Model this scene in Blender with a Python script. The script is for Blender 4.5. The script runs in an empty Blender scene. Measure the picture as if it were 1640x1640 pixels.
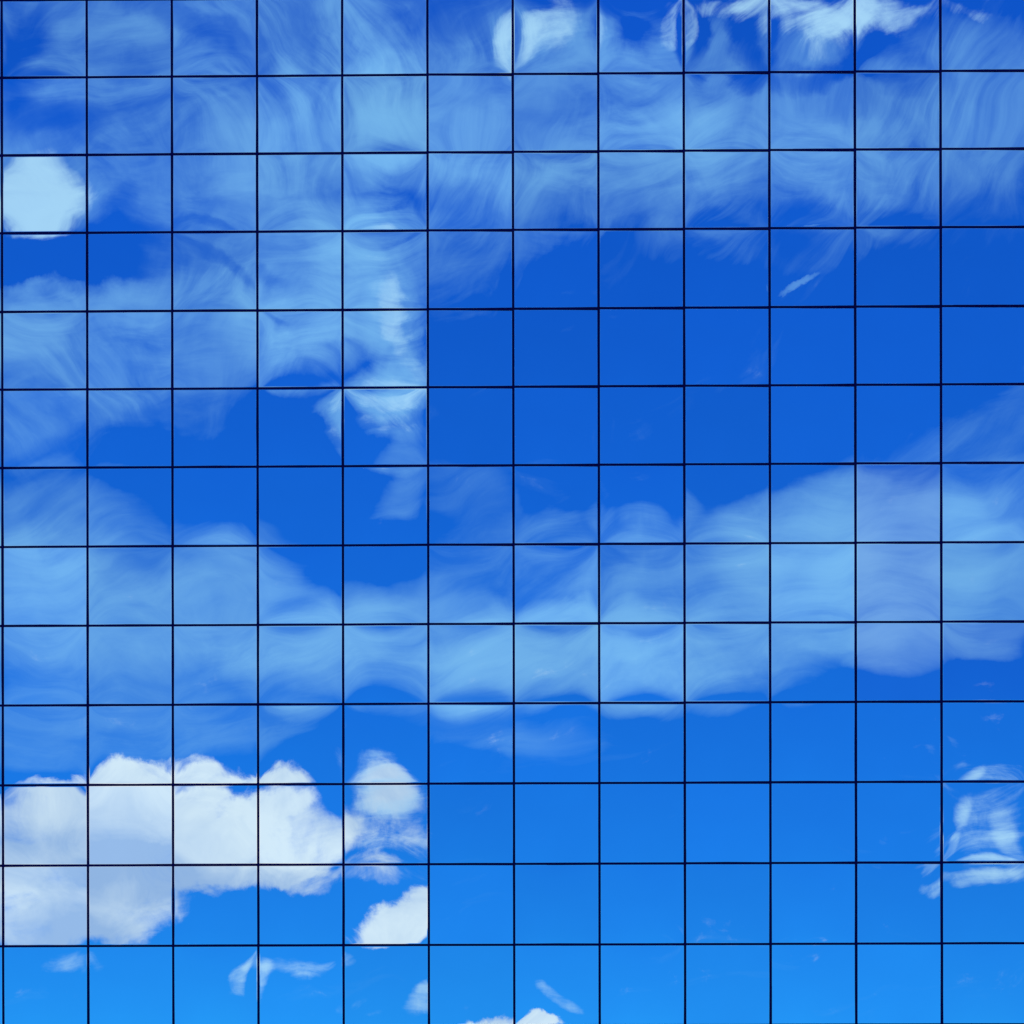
import bpy, math, random
from mathutils import Matrix, Vector

scene = bpy.context.scene

# ------------------------------------------------------------------ camera
YAW, ROLL, FPX, SX, SY = -0.00871949, -0.00158569, 3007.584, -20.7818, 1212.8106
CAM = Vector((9.0118, -32.99923, 1.7))
IMG = 1640.0
fwd = Vector((math.sin(YAW), math.cos(YAW), 0))
xh = Vector((math.cos(YAW), -math.sin(YAW), 0))
zh = Vector((0, 0, 1))
rgt = xh * math.cos(ROLL) + zh * math.sin(ROLL)
upv = -xh * math.sin(ROLL) + zh * math.cos(ROLL)
cam_data = bpy.data.cameras.new('camera')
cam = bpy.data.objects.new('camera', cam_data)
scene.collection.objects.link(cam)
mw = Matrix.Identity(4)
for i, a in enumerate((rgt, upv, -fwd)):
    for j in range(3):
        mw[j][i] = a[j]
mw.translation = CAM
cam.matrix_world = mw
cam_data.sensor_width = 36.0
cam_data.lens = 36.0 * FPX / IMG
cam_data.shift_x = -SX / IMG
cam_data.shift_y = SY / IMG
cam_data.clip_start = 0.5
cam_data.clip_end = 3000
scene.camera = cam

# ------------------------------------------------------------------ exposure
scene.view_settings.view_transform = 'Standard'
scene.view_settings.look = 'None'
scene.view_settings.exposure = 0.0
scene.view_settings.gamma = 1.0
scene.view_settings.use_curve_mapping = False
scene.render.film_transparent = False
scene.cycles.max_bounces = 4
scene.cycles.glossy_bounces = 3
scene.cycles.use_adaptive_sampling = True
scene.cycles.adaptive_threshold = 0.015
scene.cycles.adaptive_min_samples = 8

# ------------------------------------------------------------------ sun (behind the building; the glazed front is in shade)
SUN_EL, SUN_AZ = math.radians(50), math.radians(20)      # azimuth measured from +Y towards +X
sun_dir = Vector((math.sin(SUN_AZ) * math.cos(SUN_EL), math.cos(SUN_AZ) * math.cos(SUN_EL), math.sin(SUN_EL)))
sun_data = bpy.data.lights.new('sun', 'SUN')
sun_data.energy = 3.5
sun_data.angle = math.radians(0.5)
sun_data.color = (1.0, 0.95, 0.88)
sun = bpy.data.objects.new('sun', sun_data)
scene.collection.objects.link(sun)
sun.rotation_euler = sun_dir.to_track_quat('Z', 'Y').to_euler()
sun.location = (0, 20, 60)

# ------------------------------------------------------------------ world: blue sky with cirrus veils and cumulus
CELL = 136.6                                    # one bay of the facade, as it spans the sky
UNIT = FPX / CELL                               # sky plane units per tangent
world = bpy.data.worlds.new('World')
scene.world = world
world.use_nodes = True
world.cycles.sampling_method = 'NONE'
NT = world.node_tree
NT.nodes.clear()
CUR = [NT]                                      # the node tree being written


def NN(kind):
    return CUR[0].nodes.new(kind)


def LL(a, b):
    return CUR[0].links.new(a, b)



def put(sock, v):
    if hasattr(v, 'is_output'):
        LL(v, sock)
    elif v is not None:
        sock.default_value = v


def M(op, a, b=None, c=None, clamp=False):
    n = NN('ShaderNodeMath'); n.operation = op; n.use_clamp = clamp
    for i, v in enumerate((a, b, c)):
        if v is not None:
            put(n.inputs[i], v)
    return n.outputs[0]


def VM(op, a, b=None, s=None):
    n = NN('ShaderNodeVectorMath'); n.operation = op
    put(n.inputs[0], a)
    if b is not None: put(n.inputs[1], b)
    if s is not None: put(n.inputs['Scale'], s)
    return n.outputs[1] if op in ('LENGTH', 'DOT_PRODUCT') else n.outputs[0]


def noise(vec, scale, detail=4, rough=0.5, dist=0.0, lac=2.0):
    n = NN('ShaderNodeTexNoise'); n.noise_dimensions = '3D'
    put(n.inputs['Vector'], vec)
    n.inputs['Scale'].default_value = scale
    n.inputs['Detail'].default_value = detail
    n.inputs['Roughness'].default_value = rough
    n.inputs['Lacunarity'].default_value = lac
    n.inputs['Distortion'].default_value = dist
    return n


def smooth(v, lo, hi, a=0.0, b=1.0):
    n = NN('ShaderNodeMapRange'); n.interpolation_type = 'SMOOTHSTEP'
    put(n.inputs['Value'], v)
    n.inputs['From Min'].default_value = lo; n.inputs['From Max'].default_value = hi
    n.inputs['To Min'].default_value = a; n.inputs['To Max'].default_value = b
    return n.outputs[0]


def mixc(f, a, b):
    n = NN('ShaderNodeMix'); n.data_type = 'RGBA'; n.clamp_factor = True
    put(n.inputs[0], f); put(n.inputs[6], a); put(n.inputs[7], b)
    return n.outputs[2]


def rgb(c):
    return (c[0], c[1], c[2], 1.0)


def sky_at(px, py):
    """the patch of sky that a flat glass front shows at a place of the facade"""
    a = (px - 820 - SX) / FPX; b = -(py - 820 - SY) / FPX
    d = fwd + rgt * a + upv * b
    return (d.x / d.y * UNIT, -d.z / d.y * UNIT)


def lean_of(c, r):
    """how far (in facade pixels) the bays of a zone look past the flat mirror: the front is set up in zones
    that lean a little against each other, and a cloud is cut off where two zones meet"""
    return (60.0 if c >= 5 else 0.0), (22.0 if r >= 5 else 0.0) + (34.0 if r >= 12 else 0.0)


LINES_Y = [119, 245, 370, 495, 620, 746, 872, 999, 1127, 1254, 1383, 1513]


def seen(x, y):
    """place on the facade -> place in the sky plane, through the lean of that bay"""
    c = math.floor((x - 3) / CELL); r = sum(1 for v in LINES_Y if y > v)
    lx, ly = lean_of(c, r)
    return x + lx, y + ly


def basis(vec):
    """(x*x, x*y, y*y) and (x, y, 1) of a sky-plane point: an ellipse test is then two dot products"""
    q = NN('ShaderNodeSeparateXYZ'); LL(vec, q.inputs[0])
    c2 = NN('ShaderNodeCombineXYZ'); c1 = NN('ShaderNodeCombineXYZ')
    LL(M('MULTIPLY', q.outputs[0], q.outputs[0]), c2.inputs[0])
    LL(M('MULTIPLY', q.outputs[0], q.outputs[1]), c2.inputs[1])
    LL(M('MULTIPLY', q.outputs[1], q.outputs[1]), c2.inputs[2])
    LL(q.outputs[0], c1.inputs[0]); LL(q.outputs[1], c1.inputs[1]); c1.inputs[2].default_value = 1.0
    return c2.outputs[0], c1.outputs[0]


def blob_sum(bas, blobs, tile, hard=1.0, grow=1.0):
    """sum of soft ellipses; only those that reach into this tile of sky"""
    acc = None
    for (x, y, rx, ry, rot, w, k) in blobs:
        x, y = seen(x, y)
        k = 1 + (k - 1) * hard; rx *= grow; ry *= grow
        t = math.radians(rot); ct, st = math.cos(t), math.sin(t)
        ex = math.hypot(rx * ct, ry * st) + 85; ey = math.hypot(rx * st, ry * ct) + 85
        if x + ex < tile[0] or x - ex > tile[1] or y + ey < tile[2] or y - ey > tile[3]:
            continue
        cx, cy = sky_at(x, y)
        a, b = CELL / rx, CELL / ry
        # r2 = (a*(ct*X + st*Y))^2 + (b*(-st*X + ct*Y))^2, X = x - cx, Y = y - cy
        A = (a * ct) ** 2 + (b * st) ** 2
        B = 2 * ct * st * (a * a - b * b)
        C = (a * st) ** 2 + (b * ct) ** 2
        r2 = M('ADD', VM('DOT_PRODUCT', bas[0], (A, B, C)),
               VM('DOT_PRODUCT', bas[1], (-2 * A * cx - B * cy, -2 * C * cy - B * cx, A * cx * cx + B * cx * cy + C * cy * cy)))
        v = smooth(r2, (1 - 1.0 / k) ** 2, 1.0, w, 0.0)
        acc = M('ADD', acc, v) if acc is not None else v
    return acc if acc is not None else 0.0


tc = NN('ShaderNodeTexCoord')
D = tc.outputs['Generated']
sep = NN('ShaderNodeSeparateXYZ'); LL(D, sep.inputs[0])
dx, dy, dz = sep.outputs
ny = M('MAXIMUM', M('MULTIPLY', dy, -1.0), 0.25)
comb = NN('ShaderNodeCombineXYZ')
LL(M('MULTIPLY', M('DIVIDE', dx, ny), UNIT), comb.inputs[0])
LL(M('MULTIPLY', M('DIVIDE', dz, ny), -UNIT), comb.inputs[1])
P = comb.outputs[0]
DN = VM('SCALE', D, s=UNIT)                              # direction, in bay units, for the noises


def warp(p, scale, detail, amp, seed, rough=0.5):
    n = noise(VM('ADD', DN, (seed, seed * 0.7, -seed)), scale, detail, rough)
    off = VM('SCALE', VM('SUBTRACT', n.outputs['Color'], (0.5, 0.5, 0.5)), s=amp)
    return VM('ADD', p, VM('MULTIPLY', off, (1, 1, 0)))


# clear sky: high, dry and deep blue
nish = NN('ShaderNodeTexSky'); nish.sky_type = 'NISHITA'
nish.sun_disc = False
nish.sun_elevation = SUN_EL
nish.sun_rotation = SUN_AZ
nish.altitude = 1500
nish.air_density = 1.0; nish.dust_density = 0.3; nish.ozone_density = 2.0
LL(VM('NORMALIZE', VM('ADD', D, (0, 0, 0.12))), nish.inputs[0])
sc_ = NN('ShaderNodeSeparateColor'); LL(nish.outputs[0], sc_.inputs[0])
cc_ = NN('ShaderNodeCombineColor')
for i, (gain, pw) in enumerate(((0.117, 1.2), (0.92, 1.15), (4.1, 0.5))):
    LL(M('MULTIPLY', M('POWER', sc_.outputs[i], pw), gain), cc_.inputs[i])
sky_col = cc_.outputs[0]

# cirrus: (x, y, rx, ry, rotation, weight, hardness)
CIRRUS = [
    (340, 150, 600, 330, 0, .45, 1.8), (470, 320, 170, 270, 10, .26, 1.3), (600, 110, 90, 180, -12, .40, 1.3),
    (610, 190, 110, 70, 0, .40, 1.4), (180, 560, 330, 110, 0, .52, 2.0), (60, 550, 110, 80, 0, .2, 1.3),
    (330, 470, 200, 70, 10, .24, 1.4), (130, 475, 150, 30, -4, .35, 1.5),
    (480, 560, 110, 80, 0, .45, 1.7), (480, 535, 90, 26, 4, .34, 1.5), (575, 440, 110, 160, -18, .85, 2.4), (626, 560, 64, 120, -14, .80, 3.0),
    (628, 655, 110, 60, 0, .8, 1.8), (620, 715, 110, 40, 4, .5, 1.4), (655, 815, 50, 110, 15, .26, 1.3),
    (90, 425, 190, 58, -8, -.48, 1.3), (45, 75, 70, 110, 30, -.34, 1.3), (250, 10, 130, 46, 20, -.32, 1.3),
    (615, 325, 100, 40, 16, -.22, 1.0), (640, 10, 80, 50, 20, -.25, 1.1), (400, 720, 330, 56, 0, -.30, 1.1), (110, 680, 260, 80, 0, .26, 1.0),
    (360, 330, 60, 60, 0, -.20, 1.2), (65, 190, 110, 50, 0, -.26, 1.2), (350, 215, 70, 60, 0, -.20, 1.2), (210, 105, 60, 30, 0, -.2, 1.2),
    (215, 340, 40, 40, 0, -.25, 1.3), (380, 440, 80, 24, 30, -.3, 1.3),
    # right of the fifth mullion
    (1100, 165, 820, 190, 0, .38, 2.0), (900, 260, 280, 120, -4, .30, 1.5), (1150, 260, 240, 110, 6, .20, 1.3), (1330, 250, 160, 90, -10, .16, 1.3),
    (720, 400, 170, 100, -30, .2, 1.0), (790, 60, 90, 120, -20, .26, 1.3), (880, 60, 100, 110, 10, .30, 1.5),
    (1000, 45, 60, 50, 0, -.35, 1.2), (1430, 55, 100, 50, 20, -.26, 1.2), (1112, 40, 30, 70, 0, -.3, 1.2), (1210, 60, 34, 70, -20, -.28, 1.2), (1320, 75, 100, 24, -20, -.26, 1.2),
    (715, 318, 80, 40, -24, -.22, 1.1), (1500, 270, 280, 130, 0, .14, 1.0), (985, 135, 60, 30, 0, .3, 1.3),
    (1290, 465, 46, 8, -30, .40, 1.5), (880, 190, 70, 40, 0, -.20, 1.2), (1310, 395, 150, 50, 0, .08, 1.0), (1140, 390, 170, 44, 14, .08, 1.0), (1570, 90, 180, 110, 0, .16, 1.0),
    # middle bands
    (90, 850, 210, 90, 0, .34, 1.4), (360, 855, 120, 50, 6, .30, 1.3), (140, 980, 330, 130, 0, .72, 1.9), (60, 930, 120, 60, 0, .2, 1.3),
    (440, 970, 200, 130, 20, .50, 1.7), (340, 1040, 130, 90, 0, .30, 1.3), (640, 1040, 330, 84, 0, .78, 1.7), (500, 1020, 160, 60, 0, .3, 1.3),
    (930, 1045, 330, 76, -3, .8, 1.7), (780, 1035, 150, 30, 0, .3, 1.3), (870, 988, 100, 30, 0, .45, 1.4), (1120, 945, 300, 110, -10, .50, 1.6), (1060, 1050, 90, 40, 10, .3, 1.3),
    (1260, 830, 170, 60, -22, .62, 1.6), (1310, 930, 170, 120, 0, .55, 1.6), (1440, 880, 150, 150, 0, .58, 1.8),
    (1590, 830, 170, 90, -12, .46, 1.3), (1590, 940, 150, 110, 0, .50, 1.6), (1470, 1025, 230, 42, 6, .62, 2.0),
    (1180, 1065, 140, 60, -10, .40, 1.4), (735, 810, 110, 60, 40, .11, 1.0), (770, 915, 150, 70, -10, .17, 1.0), (650, 960, 120, 30, -6, .3, 1.4),
    (1025, 850, 70, 50, 0, .30, 1.1), (890, 860, 100, 46, 0, .16, 1.0), (600, 885, 110, 50, -10, -.36, 1.3), (330, 900, 90, 30, 20, -.2, 1.2),
    (120, 1160, 280, 70, 0, .34, 1.4), (400, 1150, 160, 50, -8, .26, 1.3), (760, 1150, 200, 40, 10, .2, 1.3),
    (1620, 690, 150, 80, -14, .15, 1.0), (1450, 710, 120, 30, -16, .14, 1.3), (1600, 1105, 160, 50, 0, -.5, 1.6),
]
# cumulus
CUMULUS = [
    (60, 1330, 160, 90, 0, 1.0, 1.8), (210, 1310, 140, 92, 0, 1.0, 1.8), (345, 1322, 140, 86, 0, 1.05, 1.9), (130, 1380, 240, 60, 0, .8, 1.4), (420, 1375, 130, 40, 0, .45, 1.3),
    (465, 1325, 120, 80, 10, 1.0, 1.8), (200, 1250, 90, 40, 0, .7, 1.6), (312, 1248, 70, 36, 0, .65, 1.6),
    (455, 1262, 60, 30, 0, .6, 1.6), (618, 1256, 64, 48, 0, .62, 1.4), (70, 1262, 80, 20, 0, .5, 1.5),
    (50, 1450, 150, 90, 0, 1.0, 1.8), (190, 1440, 130, 80, 0, .95, 1.7), (345, 1395, 120, 34, 0, .6, 1.5),
    (490, 1402, 90, 36, 14, .62, 1.5), (622, 1325, 110, 92, 0, .54, 1.4), (600, 1405, 80, 30, 10, .55, 1.4),
    (640, 1478, 110, 42, -30, 1.3, 1.7),
    (776, 1648, 74, 36, 0, 1.2, 1.8), (874, 1646, 46, 32, 0, 1.2, 1.8),
]
# soft bright cloud without a hard edge
MIST = [
    (612, 1246, 90, 70, 0, .74, 1.4), (622, 1325, 130, 110, 0, .62, 1.6),
    (402, 1543, 60, 44, -40, .95, 1.3), (492, 1522, 100, 34, 4, .8, 1.2), (672, 1578, 62, 34, -48, .92, 1.3), (105, 1524, 90, 36, 24, .5, 1.1),
    (578, 1602, 44, 40, 60, .55, 1.2), (905, 1592, 84, 28, 28, .85, 1.2),
    (66, 324, 124, 82, 0, 1.12, 1.3), (1285, -14, 130, 84, -14, 1.0, 1.2), (1430, -18, 96, 66, 10, .9, 1.2),
    (1540, -24, 70, 30, 0, .5, 1.2), (1160, -24, 90, 44, 0, .6, 1.2), (1078, 6, 34, 74, 0, .66, 1.6), (868, 14, 86, 110, 14, .72, 1.4),
    (1532, 1278, 40, 34, -40, .42, 1.2), (1595, 1312, 124, 104, 0, .66, 1.6), (1575, 1402, 120, 26, 4, .75, 1.4),
    (1455, 1332, 80, 24, -10, .40, 1.0), (1490, 1215, 30, 60, -20, .36, 1.0), (1640, 1350, 34, 90, -10, .3, 1.3), (1514, 1350, 20, 60, 10, .3, 1.4),
    (815, 70, 40, 100, 10, .34, 1.3), (648, 562, 46, 130, -16, .56, 1.3), (590, 430, 84, 150, -20, .32, 1.0), (570, 560, 60, 60, 0, .3, 1.0), (622, 490, 60, 110, -18, .3, 1.0), (632, 655, 100, 54, 0, .7, 1.2), (622, 715, 100, 28, 4, .62, 1.2), (610, 105, 60, 60, 0, .30, 1.3),
    (480, 530, 90, 22, 4, .3, 1.3), (780, 1035, 130, 26, 0, .22, 1.3), (985, 1045, 150, 26, 4, .18, 1.3), (1300, 800, 110, 30, -24, .2, 1.3),
]
SHADE = [
    (70, 1366, 170, 66, 0, .7, 1.1), (60, 1500, 170, 60, 0, .85, 1.1), (205, 1445, 150, 90, 0, .5, 1.2),
    (240, 1376, 120, 66, -10, .36, 1.1), (600, 1285, 110, 50, -10, .6, 1.1), (340, 1408, 150, 50, 0, .55, 1.1),
    (200, 1290, 160, 60, 0, .25, 1.0), (60, 1300, 120, 60, 0, .35, 1.0), (480, 1530, 180, 50, 0, .45, 1.1), (480, 1405, 120, 40, 0, .4, 1.1),
    (105, 1526, 90, 50, 0, .5, 1.1), (622, 1400, 120, 60, 0, .4, 1.1),
]
# noise fields shared by the whole sky
sp = NN('ShaderNodeSeparateXYZ'); LL(P, sp.inputs[0])
calm = smooth(sp.outputs[1], sky_at(820, 640)[1], sky_at(820, 860)[1], 1.0, 0.35)      # lower veils are calmer
w1 = warp(P, 0.5, 2, 0.9, 3.1)
n2 = noise(VM('ADD', DN, (8.3, 5.8, -8.3)), 1.3, 6, 0.6)
BC = basis(VM('ADD', w1, VM('SCALE', VM('MULTIPLY', VM('SUBTRACT', n2.outputs['Color'], (0.5, 0.5, 0.5)), (1, 1, 0)), s=M('MULTIPLY', calm, 0.75))))
BK = basis(warp(warp(P, 1.0, 3, 0.34, 21.7), 2.4, 7, 0.40, 31.9, 0.62))
# filaments: noise drawn out along three bearings, which give way to each other over the sky
curl = VM('SCALE', VM('SUBTRACT', noise(VM('ADD', DN, (1.0, 2.0, 3.0)), 0.45, 2, 0.5).outputs['Color'], (0.5, 0.5, 0.5)), s=1.5)
DW = VM('ADD', DN, curl)


def filament(deg, seed, across=2.5, along=0.44, rough=0.63):
    t = math.radians(deg)
    cx = NN('ShaderNodeCombineXYZ')
    LL(M('MULTIPLY_ADD', VM('DOT_PRODUCT', DW, (math.cos(t), 0, math.sin(t))), along, seed), cx.inputs[0])
    LL(M('MULTIPLY', VM('DOT_PRODUCT', DW, (-math.sin(t), 0.15, math.cos(t))), across), cx.inputs[1])
    LL(M('MULTIPLY', VM('DOT_PRODUCT', DW, (0, 1, 0)), along), cx.inputs[2])
    return noise(cx.outputs[0], 1.0, 7, rough, 0.15).outputs[0]


pick = noise(VM('ADD', DN, (31.0, 13.0, 5.0)), 0.42, 2, 0.5).outputs[0]
f_h, f_r, f_l = filament(8, 0.0), filament(58, 9.0), filament(-52, 21.0)


def mixf(f, a_, b_):
    n = NN('ShaderNodeMix'); n.data_type = 'FLOAT'
    put(n.inputs[0], f); put(n.inputs[2], a_); put(n.inputs[3], b_)
    return n.outputs[0]


fib = mixf(smooth(pick, 0.50, 0.60), mixf(smooth(pick, 0.40, 0.48), f_l, f_h), f_r)
fib = mixf(smooth(calm, 0.35, 1.0, 0.85, 0.0), fib, f_h)
soft = noise(VM('ADD', DN, (11.0, 3.0, 5.0)), 0.6, 5, 0.55, 0.8).outputs[0]
fibre = M('ADD', M('MULTIPLY', smooth(fib, 0.29, 0.73), 1.12), M('MULTIPLY', smooth(soft, 0.3, 0.7), 0.95))
fibre = M('ADD', fibre, 0.03)
fibre = M('ADD', M('MULTIPLY', M('SUBTRACT', fibre, 1.0), M('MULTIPLY_ADD', calm, 0.62, 0.38)), 1.0)
fibre = M('MAXIMUM', fibre, 0.05)
fbm = noise(VM('ADD', DN, (4.2, 17.0, 9.1)), 2.3, 8, 0.62, 0.4).outputs[0]
fbc = M('SUBTRACT', fbm, 0.5)
shn = M('MULTIPLY', M('SUBTRACT', noise(VM('ADD', DN, (2.0, 5.5, 7.1)), 1.1, 5, 0.62, 0.7).outputs[0], 0.45), 1.6)

# colours of cloud, as radiance (the background strength is 0.1)
S = 10.0
CIR = rgb([v * S for v in (0.33, 0.65, 0.95)])
MISTC = rgb([v * S for v in (0.66, 0.88, 1.02)])
WHITE = rgb([v * S for v in (1.10, 1.05, 1.01)])
GREY = rgb([v * S for v in (0.50, 0.61, 0.83)])


def shader(col):
    bg = NN('ShaderNodeBackground'); put(bg.inputs['Color'], col); bg.inputs['Strength'].default_value = 0.1
    return bg.outputs[0]


def mix_shader(f, a, b):
    n = NN('ShaderNodeMixShader'); put(n.inputs[0], f); LL(a, n.inputs[1]); LL(b, n.inputs[2])
    return n.outputs[0]


def clouds(tile):
    """the clouds of one tile of sky, as a node group of its own"""
    shared = [('NodeSocketVector', BC[0]), ('NodeSocketVector', BC[1]), ('NodeSocketVector', BK[0]), ('NodeSocketVector', BK[1]),
              ('NodeSocketFloat', fibre), ('NodeSocketFloat', fbc), ('NodeSocketFloat', fib), ('NodeSocketFloat', shn), ('NodeSocketColor', sky_col)]
    gt = bpy.data.node_groups.new('cloud_tile', 'ShaderNodeTree')
    for i, (kind, _) in enumerate(shared):
        gt.interface.new_socket('in%d' % i, in_out='INPUT', socket_type=kind)
    gt.interface.new_socket('sky', in_out='OUTPUT', socket_type='NodeSocketShader')
    CUR[0] = gt
    gi = NN('NodeGroupInput').outputs; go = NN('NodeGroupOutput')
    bc, bk = (gi[0], gi[1]), (gi[2], gi[3])
    t_fibre, t_fbc, t_fib, t_shn, c = gi[4], gi[5], gi[6], gi[7], gi[8]
    veil = blob_sum(bc, CIRRUS, tile, 0.1, 1.16)
    veil = M('MULTIPLY_ADD', smooth(t_fib, 0.28, 0.70), 0.15, M('SUBTRACT', veil, 0.125))
    a_cir = M('SUBTRACT', 1.0, M('POWER', 0.36, M('MULTIPLY', M('MAXIMUM', veil, 0.0), t_fibre)))
    c = mixc(a_cir, c, CIR)
    mist = blob_sum(bc, MIST, tile, 0.4, 1.0)
    if hasattr(mist, 'is_output'):
        am = smooth(M('MULTIPLY_ADD', M('MULTIPLY_ADD', M('SUBTRACT', t_fib, 0.5), 2.3, t_fbc), 0.85, mist), 0.32, 1.3)
        c = mixc(M('MULTIPLY', am, 0.95), c, MISTC)
    kum = blob_sum(bk, CUMULUS, tile)
    if hasattr(kum, 'is_output'):
        a_kum = smooth(M('MULTIPLY_ADD', M('MULTIPLY_ADD', M('SUBTRACT', t_fib, 0.5), 0.8, t_fbc), 1.3, M('MINIMUM', kum, 1.2)), 0.22, 1.12)
        sh = M('ADD', M('MULTIPLY', blob_sum(bk, SHADE, tile, 0.0, 1.25), 0.84), t_shn, clamp=True)
        c = mixc(M('MULTIPLY', a_kum, 0.97), c, mixc(sh, WHITE, GREY))
    LL(shader(c), go.inputs[0])
    CUR[0] = NT
    g = NN('ShaderNodeGroup'); g.node_tree = gt
    for i, (_, sock) in enumerate(shared):
        LL(sock, g.inputs[i])
    return g.outputs[0]


BIG = 1e5
xs = [-BIG, 760, BIG]; ys = [-BIG, 420, 790, 1165, BIG]


def row_of(i):
    f = M('GREATER_THAN', sp.outputs[0], sky_at(xs[1], 820)[0])
    return mix_shader(f, clouds((xs[0], xs[1], ys[i], ys[i + 1])), clouds((xs[1], xs[2], ys[i], ys[i + 1])))


def below(y):
    return M('GREATER_THAN', sp.outputs[1], sky_at(820, y)[1])


front = mix_shader(below(ys[2]), mix_shader(below(ys[1]), row_of(0), row_of(1)), mix_shader(below(ys[3]), row_of(2), row_of(3)))

# the rest of the sky carries the same kinds of cloud
g_veil = smooth(noise(VM('ADD', DN, (50.0, 9.0, 1.0)), 0.12, 5, 0.55, 0.5).outputs[0], 0.45, 0.68)
g_kum = smooth(noise(VM('ADD', DN, (7.0, 70.0, 3.0)), 0.22, 8, 0.58, 0.2).outputs[0], 0.60, 0.70)
gc = mixc(M('MULTIPLY', g_veil, M('MULTIPLY', fibre, 0.55)), sky_col, CIR)
gc = mixc(g_kum, gc, mixc(M('ADD', shn, 0.2, clamp=True), WHITE, GREY))
c0 = sky_at(820, 820)
ax = M('ABSOLUTE', M('SUBTRACT', sp.outputs[0], c0[0]))
ay = M('ABSOLUTE', M('SUBTRACT', sp.outputs[1], c0[1]))
inside = M('MULTIPLY', smooth(ax, 7.0, 9.5, 1.0, 0.0), smooth(ay, 7.0, 9.0, 1.0, 0.0))
inside = M('MULTIPLY', inside, smooth(M('MULTIPLY', dy, -1.0), 0.3, 0.5))
out = NN('ShaderNodeOutputWorld'); LL(mix_shader(inside, shader(gc), front), out.inputs['Surface'])


# ------------------------------------------------------------------ materials
def new_mat(name):
    m = bpy.data.materials.new(name); m.use_nodes = True
    m.node_tree.nodes.clear()
    return m, m.node_tree.nodes.new, m.node_tree.links.new


def glass_mat(name, tintc):
    """reflective-coated glass; the coating varies a little over the sheet"""
    m, nn, ll = new_mat(name)
    gl = nn('ShaderNodeBsdfGlossy'); gl.inputs['Roughness'].default_value = 0.0
    t = nn('ShaderNodeTexCoord')
    n = nn('ShaderNodeTexNoise'); n.inputs['Scale'].default_value = 1.3; n.inputs['Detail'].default_value = 3
    ll(t.outputs['Object'], n.inputs['Vector'])
    mx = nn('ShaderNodeMix'); mx.data_type = 'RGBA'; ll(n.outputs[0], mx.inputs[0])
    mx.inputs[6].default_value = rgb([v * 0.97 for v in tintc]); mx.inputs[7].default_value = rgb([min(1, v * 1.03) for v in tintc])
    oi = nn('ShaderNodeObjectInfo'); rm = nn('ShaderNodeMapRange'); ll(oi.outputs['Random'], rm.inputs[0])
    rm.inputs['To Min'].default_value = 0.93; rm.inputs['To Max'].default_value = 1.03
    vm = nn('ShaderNodeVectorMath'); vm.operation = 'SCALE'; ll(mx.outputs[2], vm.inputs[0]); ll(rm.outputs[0], vm.inputs['Scale'])
    ll(vm.outputs[0], gl.inputs['Color'])
    o = nn('ShaderNodeOutputMaterial'); ll(gl.outputs[0], o.inputs['Surface'])
    return m


MAT_GLASS = glass_mat('reflective_blue_glass', (0.60, 0.80, 0.95))
MAT_GLASS_ODD = glass_mat('reflective_violet_glass', (0.58, 0.67, 0.875))
MAT_GLASS_DEEP = glass_mat('reflective_glass_darker_sky', (0.50, 0.64, 0.87))  # reflection of darker sky, put into the glass tint


def simple(name, col, rough, spec=0.5, nscale=30, var=0.25, metallic=0.0):
    m, nn, ll = new_mat(name)
    b = nn('ShaderNodeBsdfPrincipled')
    t = nn('ShaderNodeTexCoord'); n = nn('ShaderNodeTexNoise'); n.inputs['Scale'].default_value = nscale; n.inputs['Detail'].default_value = 5
    ll(t.outputs['Object'], n.inputs['Vector'])
    mx = nn('ShaderNodeMix'); mx.data_type = 'RGBA'; ll(n.outputs[0], mx.inputs[0])
    mx.inputs[6].default_value = rgb([v * (1 - var) for v in col]); mx.inputs[7].default_value = rgb([v * (1 + var) for v in col])
    ll(mx.outputs[2], b.inputs['Base Color'])
    b.inputs['Roughness'].default_value = rough; b.inputs['Metallic'].default_value = metallic
    b.inputs['Specular IOR Level'].default_value = spec
    o = nn('ShaderNodeOutputMaterial'); ll(b.outputs[0], o.inputs['Surface'])
    return m




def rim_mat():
    """edge of each sheet, mirror with pale satin: light halo painted along the joints"""
    m, nn, ll = new_mat('pale_halo_edge')
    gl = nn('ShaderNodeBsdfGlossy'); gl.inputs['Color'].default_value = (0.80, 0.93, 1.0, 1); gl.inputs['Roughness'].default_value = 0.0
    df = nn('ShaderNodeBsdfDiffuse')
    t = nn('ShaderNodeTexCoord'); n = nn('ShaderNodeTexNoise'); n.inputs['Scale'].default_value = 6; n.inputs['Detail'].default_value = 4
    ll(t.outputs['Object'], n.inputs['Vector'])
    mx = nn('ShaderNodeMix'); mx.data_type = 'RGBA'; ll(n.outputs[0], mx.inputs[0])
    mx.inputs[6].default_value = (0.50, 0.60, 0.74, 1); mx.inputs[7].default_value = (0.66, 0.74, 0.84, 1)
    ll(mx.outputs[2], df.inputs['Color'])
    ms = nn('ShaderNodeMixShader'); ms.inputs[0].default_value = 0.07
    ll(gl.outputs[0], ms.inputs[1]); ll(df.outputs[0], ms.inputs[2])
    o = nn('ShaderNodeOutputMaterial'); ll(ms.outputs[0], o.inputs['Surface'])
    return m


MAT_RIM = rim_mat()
MAT_JOINT = simple('black_joint', (0.004, 0.003, 0.075), 0.6, 0.05, 8, 0.4)
MAT_BODY = simple('dark_concrete', (0.10, 0.10, 0.11), 0.8, 0.3, 1.5, 0.2)
MAT_PAVE = simple('grey_paving', (0.20, 0.19, 0.18), 0.8, 0.3, 0.8, 0.2)

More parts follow.
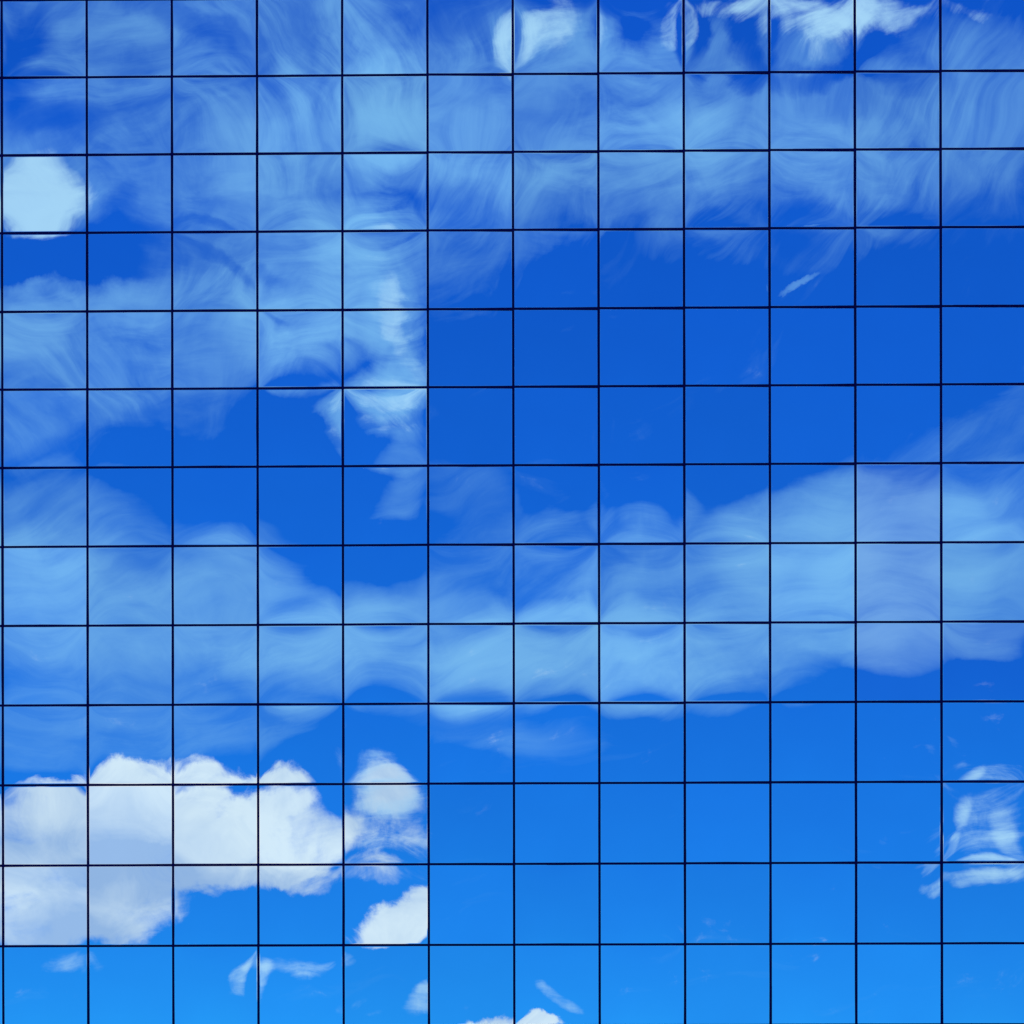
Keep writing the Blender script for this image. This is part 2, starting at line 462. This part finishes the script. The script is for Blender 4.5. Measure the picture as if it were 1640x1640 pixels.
# ------------------------------------------------------------------ ground
def link(name, mesh, mat=None, parent=None):
    o = bpy.data.objects.new(name, mesh)
    scene.collection.objects.link(o)
    if mat is not None and not mesh.materials: mesh.materials.append(mat)
    if parent is not None: o.parent = parent
    return o


def mesh_from(name, verts, faces):
    me = bpy.data.meshes.new(name); me.from_pydata(verts, [], faces); me.update()
    return me


def box_mesh(name, x0, x1, y0, y1, z0, z1):
    v = [(x0, y0, z0), (x1, y0, z0), (x1, y1, z0), (x0, y1, z0), (x0, y0, z1), (x1, y0, z1), (x1, y1, z1), (x0, y1, z1)]
    f = [(0, 3, 2, 1), (4, 5, 6, 7), (0, 1, 5, 4), (1, 2, 6, 5), (2, 3, 7, 6), (3, 0, 4, 7)]
    return mesh_from(name, v, f)


g = link('ground', mesh_from('ground', [(-900, -900, 0), (900, -900, 0), (900, 900, 0), (-900, 900, 0)], [(0, 1, 2, 3)]), MAT_PAVE)
g['kind'] = 'structure'

# ------------------------------------------------------------------ the glazed building
BAY = 1.5
ROWS = [22.69636, 21.32908, 19.95817, 18.57336, 17.20175, 15.82377, 14.43279, 13.04093, 11.64173, 10.23554, 8.82046, 7.40089]
levels = [ROWS[0] + 1.365 * k for k in (3, 2, 1)] + ROWS + [ROWS[-1] - 1.42, ROWS[-1] - 2.84]     # transom heights, top down
C0, C1 = -2, 14                                   # mullion indices
JOINT = 0.043
X0, X1 = C0 * BAY, C1 * BAY
ZT, ZB = levels[0], levels[-1]

bld = bpy.data.objects.new('glass_building', None)
scene.collection.objects.link(bld)
bld.location = ((X0 + X1) / 2, 0, 0)
bld['label'] = 'blue mirror-glass office building front gridded by thin black joints, reflecting clouds'
bld['category'] = 'building'
OX = (X0 + X1) / 2

core = link('wall', box_mesh('wall', X0 - OX - 0.1, X1 - OX + 0.1, 0.06, 16.0, 0.0, ZT + 0.6), MAT_BODY, bld)
pl = link('plinth', box_mesh('plinth', X0 - OX - 0.1, X1 - OX + 0.1, -0.05, 0.056, 0.004, ZB - 0.05), MAT_BODY, bld)

rng = random.Random(20)
HX = BAY / 2 - JOINT / 2
NG = 20


# bulge of single panes (mm) where the reflection shows it, the others vary at random
BULGE = {(0, 2): -1.1, (1, 2): 0.4, (0, 3): 0.5, (0, 1): 0.3, (1, 1): 0.7, (4, 5): 2.4, (4, 3): 1.5, (4, 4): 0.8, (4, 2): 2.2, (5, 3): 0.8,
         (6, 7): 2.4, (7, 6): 2.6, (8, 6): 1.6, (7, 7): 1.8, (4, 11): -0.9, (0, 10): -0.5, (1, 10): -0.8, (2, 10): -0.4, (3, 10): -0.6, (0, 11): -0.5, (1, 11): -0.7, (4, 10): 0.6, (4, 9): 1.4, (4, 12): 0.6, (3, 12): 0.8, (11, 10): 1.0, (11, 11): 0.8,
         (9, 3): 0.7, (9, 4): 0.5, (0, 12): 0.6, (1, 12): 0.6, (2, 11): 0.9, (3, 11): 0.9, (6, 0): 1.2, (7, 0): 1.5, (8, 0): 1.4, (9, 0): 1.0, (10, 0): 1.2, (11, 0): 0.8}
CALM = {(0, 1), (1, 2), (0, 3), (1, 1), (1, 3), (4, 4), (4, 11), (4, 12), (0, 12), (1, 12), (5, 10), (5, 11), (5, 12), (5, 9), (5, 4), (5, 5)}


def pane_mesh(c, r, z0, z1, odd):
    hx, hz = HX, (z1 - z0) / 2 - JOINT / 2
    q = random.Random(1000 + 37 * c + 911 * r)
    A = BULGE.get((c, r), q.uniform(0.5, 2.1) if q.random() > 0.2 else q.uniform(-0.9, 0.2)) * 1e-3
    A2 = A * q.uniform(0.08, 0.24)
    cal = 0.35 if (c, r) in CALM else 1.0
    tx = q.gauss(0, 0.85) * 1e-3 * cal; tz = q.gauss(0, 0.85) * 1e-3 * cal
    mx_ = q.gauss(0, 0.16) * 1e-3 * cal; mz_ = q.gauss(0, 0.16) * 1e-3 * cal; tw = q.gauss(0, 0.25) * 1e-3 * cal
    s1 = q.gauss(0, 0.3); s2 = q.gauss(0, 0.3)
    ra = q.uniform(0.003, 0.03) * 1e-3; rk = q.uniform(2.2, 4.2) * math.pi; rp = q.uniform(0, 6.28)
    rs = q.uniform(-1.2, 1.2)
    lx, ly = lean_of(c, r)
    lean_x = lx / (2 * FPX * 1.05) * hx; lean_z = ly / (2 * FPX * 1.17) * hz

    def h(x, z):
        v = A * (1 - x * x) * (1 - z * z) * (1 + s1 * x + s2 * z)
        v += A2 * (1 - x ** 6) * (1 - z ** 6)
        v += mx_ * math.sin(math.pi * x) * (1 - z * z) + mz_ * math.sin(math.pi * z) * (1 - x * x)
        v += tw * x * z + tx * x + tz * z
        v += ra * math.sin(rk * z + rs * x + rp)
        v -= lean_x * x
        v += lean_z * z
        return v

    ins = 0.011
    ix, iz = hx - ins, hz - ins
    verts, nors, faces = [], [], []
    for j in range(NG + 1):
        for i in range(NG + 1):
            u, w = -1 + 2 * i / NG, -1 + 2 * j / NG
            verts.append((u * ix, -0.004 - h(u, w), w * iz))
            e = 1e-3
            gx = (h(u + e, w) - h(u - e, w)) / (2 * e) / ix
            gz = (h(u, w + e) - h(u, w - e)) / (2 * e) / iz
            nors.append(Vector((-gx, -1, -gz)).normalized())
    for j in range(NG):
        for i in range(NG):
            a = j * (NG + 1) + i
            faces.append((a, a + 1, a + NG + 2, a + NG + 1))
    nfront = len(faces)
    # rim strip round the sheet, coloured as a light halo, and its edge
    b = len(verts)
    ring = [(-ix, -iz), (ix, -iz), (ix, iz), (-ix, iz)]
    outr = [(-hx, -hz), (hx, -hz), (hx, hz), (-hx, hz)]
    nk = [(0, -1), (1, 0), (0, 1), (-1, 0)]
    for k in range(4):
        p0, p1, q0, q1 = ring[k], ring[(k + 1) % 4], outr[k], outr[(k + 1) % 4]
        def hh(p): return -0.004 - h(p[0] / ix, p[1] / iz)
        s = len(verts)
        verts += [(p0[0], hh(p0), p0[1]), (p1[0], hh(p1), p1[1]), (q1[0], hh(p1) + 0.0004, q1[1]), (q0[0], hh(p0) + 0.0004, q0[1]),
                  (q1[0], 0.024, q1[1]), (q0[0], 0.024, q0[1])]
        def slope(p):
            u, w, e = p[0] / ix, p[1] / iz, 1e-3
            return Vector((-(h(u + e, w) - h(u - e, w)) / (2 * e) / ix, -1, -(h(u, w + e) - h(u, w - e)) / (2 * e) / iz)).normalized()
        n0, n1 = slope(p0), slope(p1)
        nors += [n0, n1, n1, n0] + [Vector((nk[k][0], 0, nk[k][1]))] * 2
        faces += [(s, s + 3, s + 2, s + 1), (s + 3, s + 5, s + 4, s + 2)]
    me = mesh_from('pane', verts, faces)
    me.materials.append(MAT_GLASS_ODD if odd else MAT_GLASS_DEEP if (c, r) in DEEP else MAT_GLASS)
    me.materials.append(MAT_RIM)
    me.materials.append(MAT_JOINT)
    for k, p in enumerate(me.polygons):
        p.use_smooth = True
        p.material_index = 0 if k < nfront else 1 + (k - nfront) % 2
    # the front must look outwards (-Y)
    if me.polygons[0].normal.y > 0:
        me.flip_normals()
    me.normals_split_custom_set_from_vertices([tuple(n) for n in nors])
    return me


DEEP = {(11, 8)}
ODD = {(10, 6), (10, 7), (10, 8)}                 # three replaced panes with a violet cast
for r in range(len(levels) - 1):
    z1, z0 = levels[r], levels[r + 1]
    for c in range(C0, C1):
        row = r - 2                               # row 0 is the one cut by the top of the picture
        odd = (c, row) in ODD
        o = link('pane', pane_mesh(c, row, z0, z1, odd), None, bld)
        o.location = ((c + 0.5) * BAY - OX, 0, (z0 + z1) / 2)
        if odd: o['label'] = 'pane with a faint violet-grey cast'


def bar(name, length_pts, horizontal):
    """a dark joint strip of slightly uneven width; length_pts: list of positions along it"""
    v, f = [], []
    for t in length_pts:
        w = JOINT / 2 * rng.uniform(0.86, 1.12)
        d = rng.uniform(-0.0015, 0.0015)
        if horizontal:
            v += [(t, -0.008, -w + d), (t, -0.008, w + d), (t, 0.03, w + d), (t, 0.03, -w + d)]
        else:
            v += [(-w + d, -0.010, t), (w + d, -0.010, t), (w + d, 0.03, t), (-w + d, 0.03, t)]
    n = len(length_pts)
    for k in range(n - 1):
        a = 4 * k
        for q in range(4):
            f.append((a + q, a + (q + 1) % 4, a + 4 + (q + 1) % 4, a + 4 + q))
    f += [(3, 2, 1, 0), tuple(4 * (n - 1) + q for q in range(4))]
    me = mesh_from(name, v, f)
    return me


for c in range(C0, C1 + 1):
    pts = []
    for k in range(len(levels) - 1):
        pts += [levels[k], levels[k] + (levels[k + 1] - levels[k]) * 0.5]
    pts.append(levels[-1])
    o = link('mullion', bar('mullion', pts[::-1], False), MAT_JOINT, bld)
    o.location = (c * BAY - OX, 0, 0)
for z in levels:
    pts = [X0 - OX + k * BAY / 2 for k in range(2 * (C1 - C0) + 1)]
    o = link('transom', bar('transom', pts, True), MAT_JOINT, bld)
    o.location = (0, 0, z)
link('parapet', box_mesh('parapet', X0 - OX - 0.12, X1 - OX + 0.12, -0.03, 0.057, ZT + 0.04, ZT + 0.62), MAT_BODY, bld)
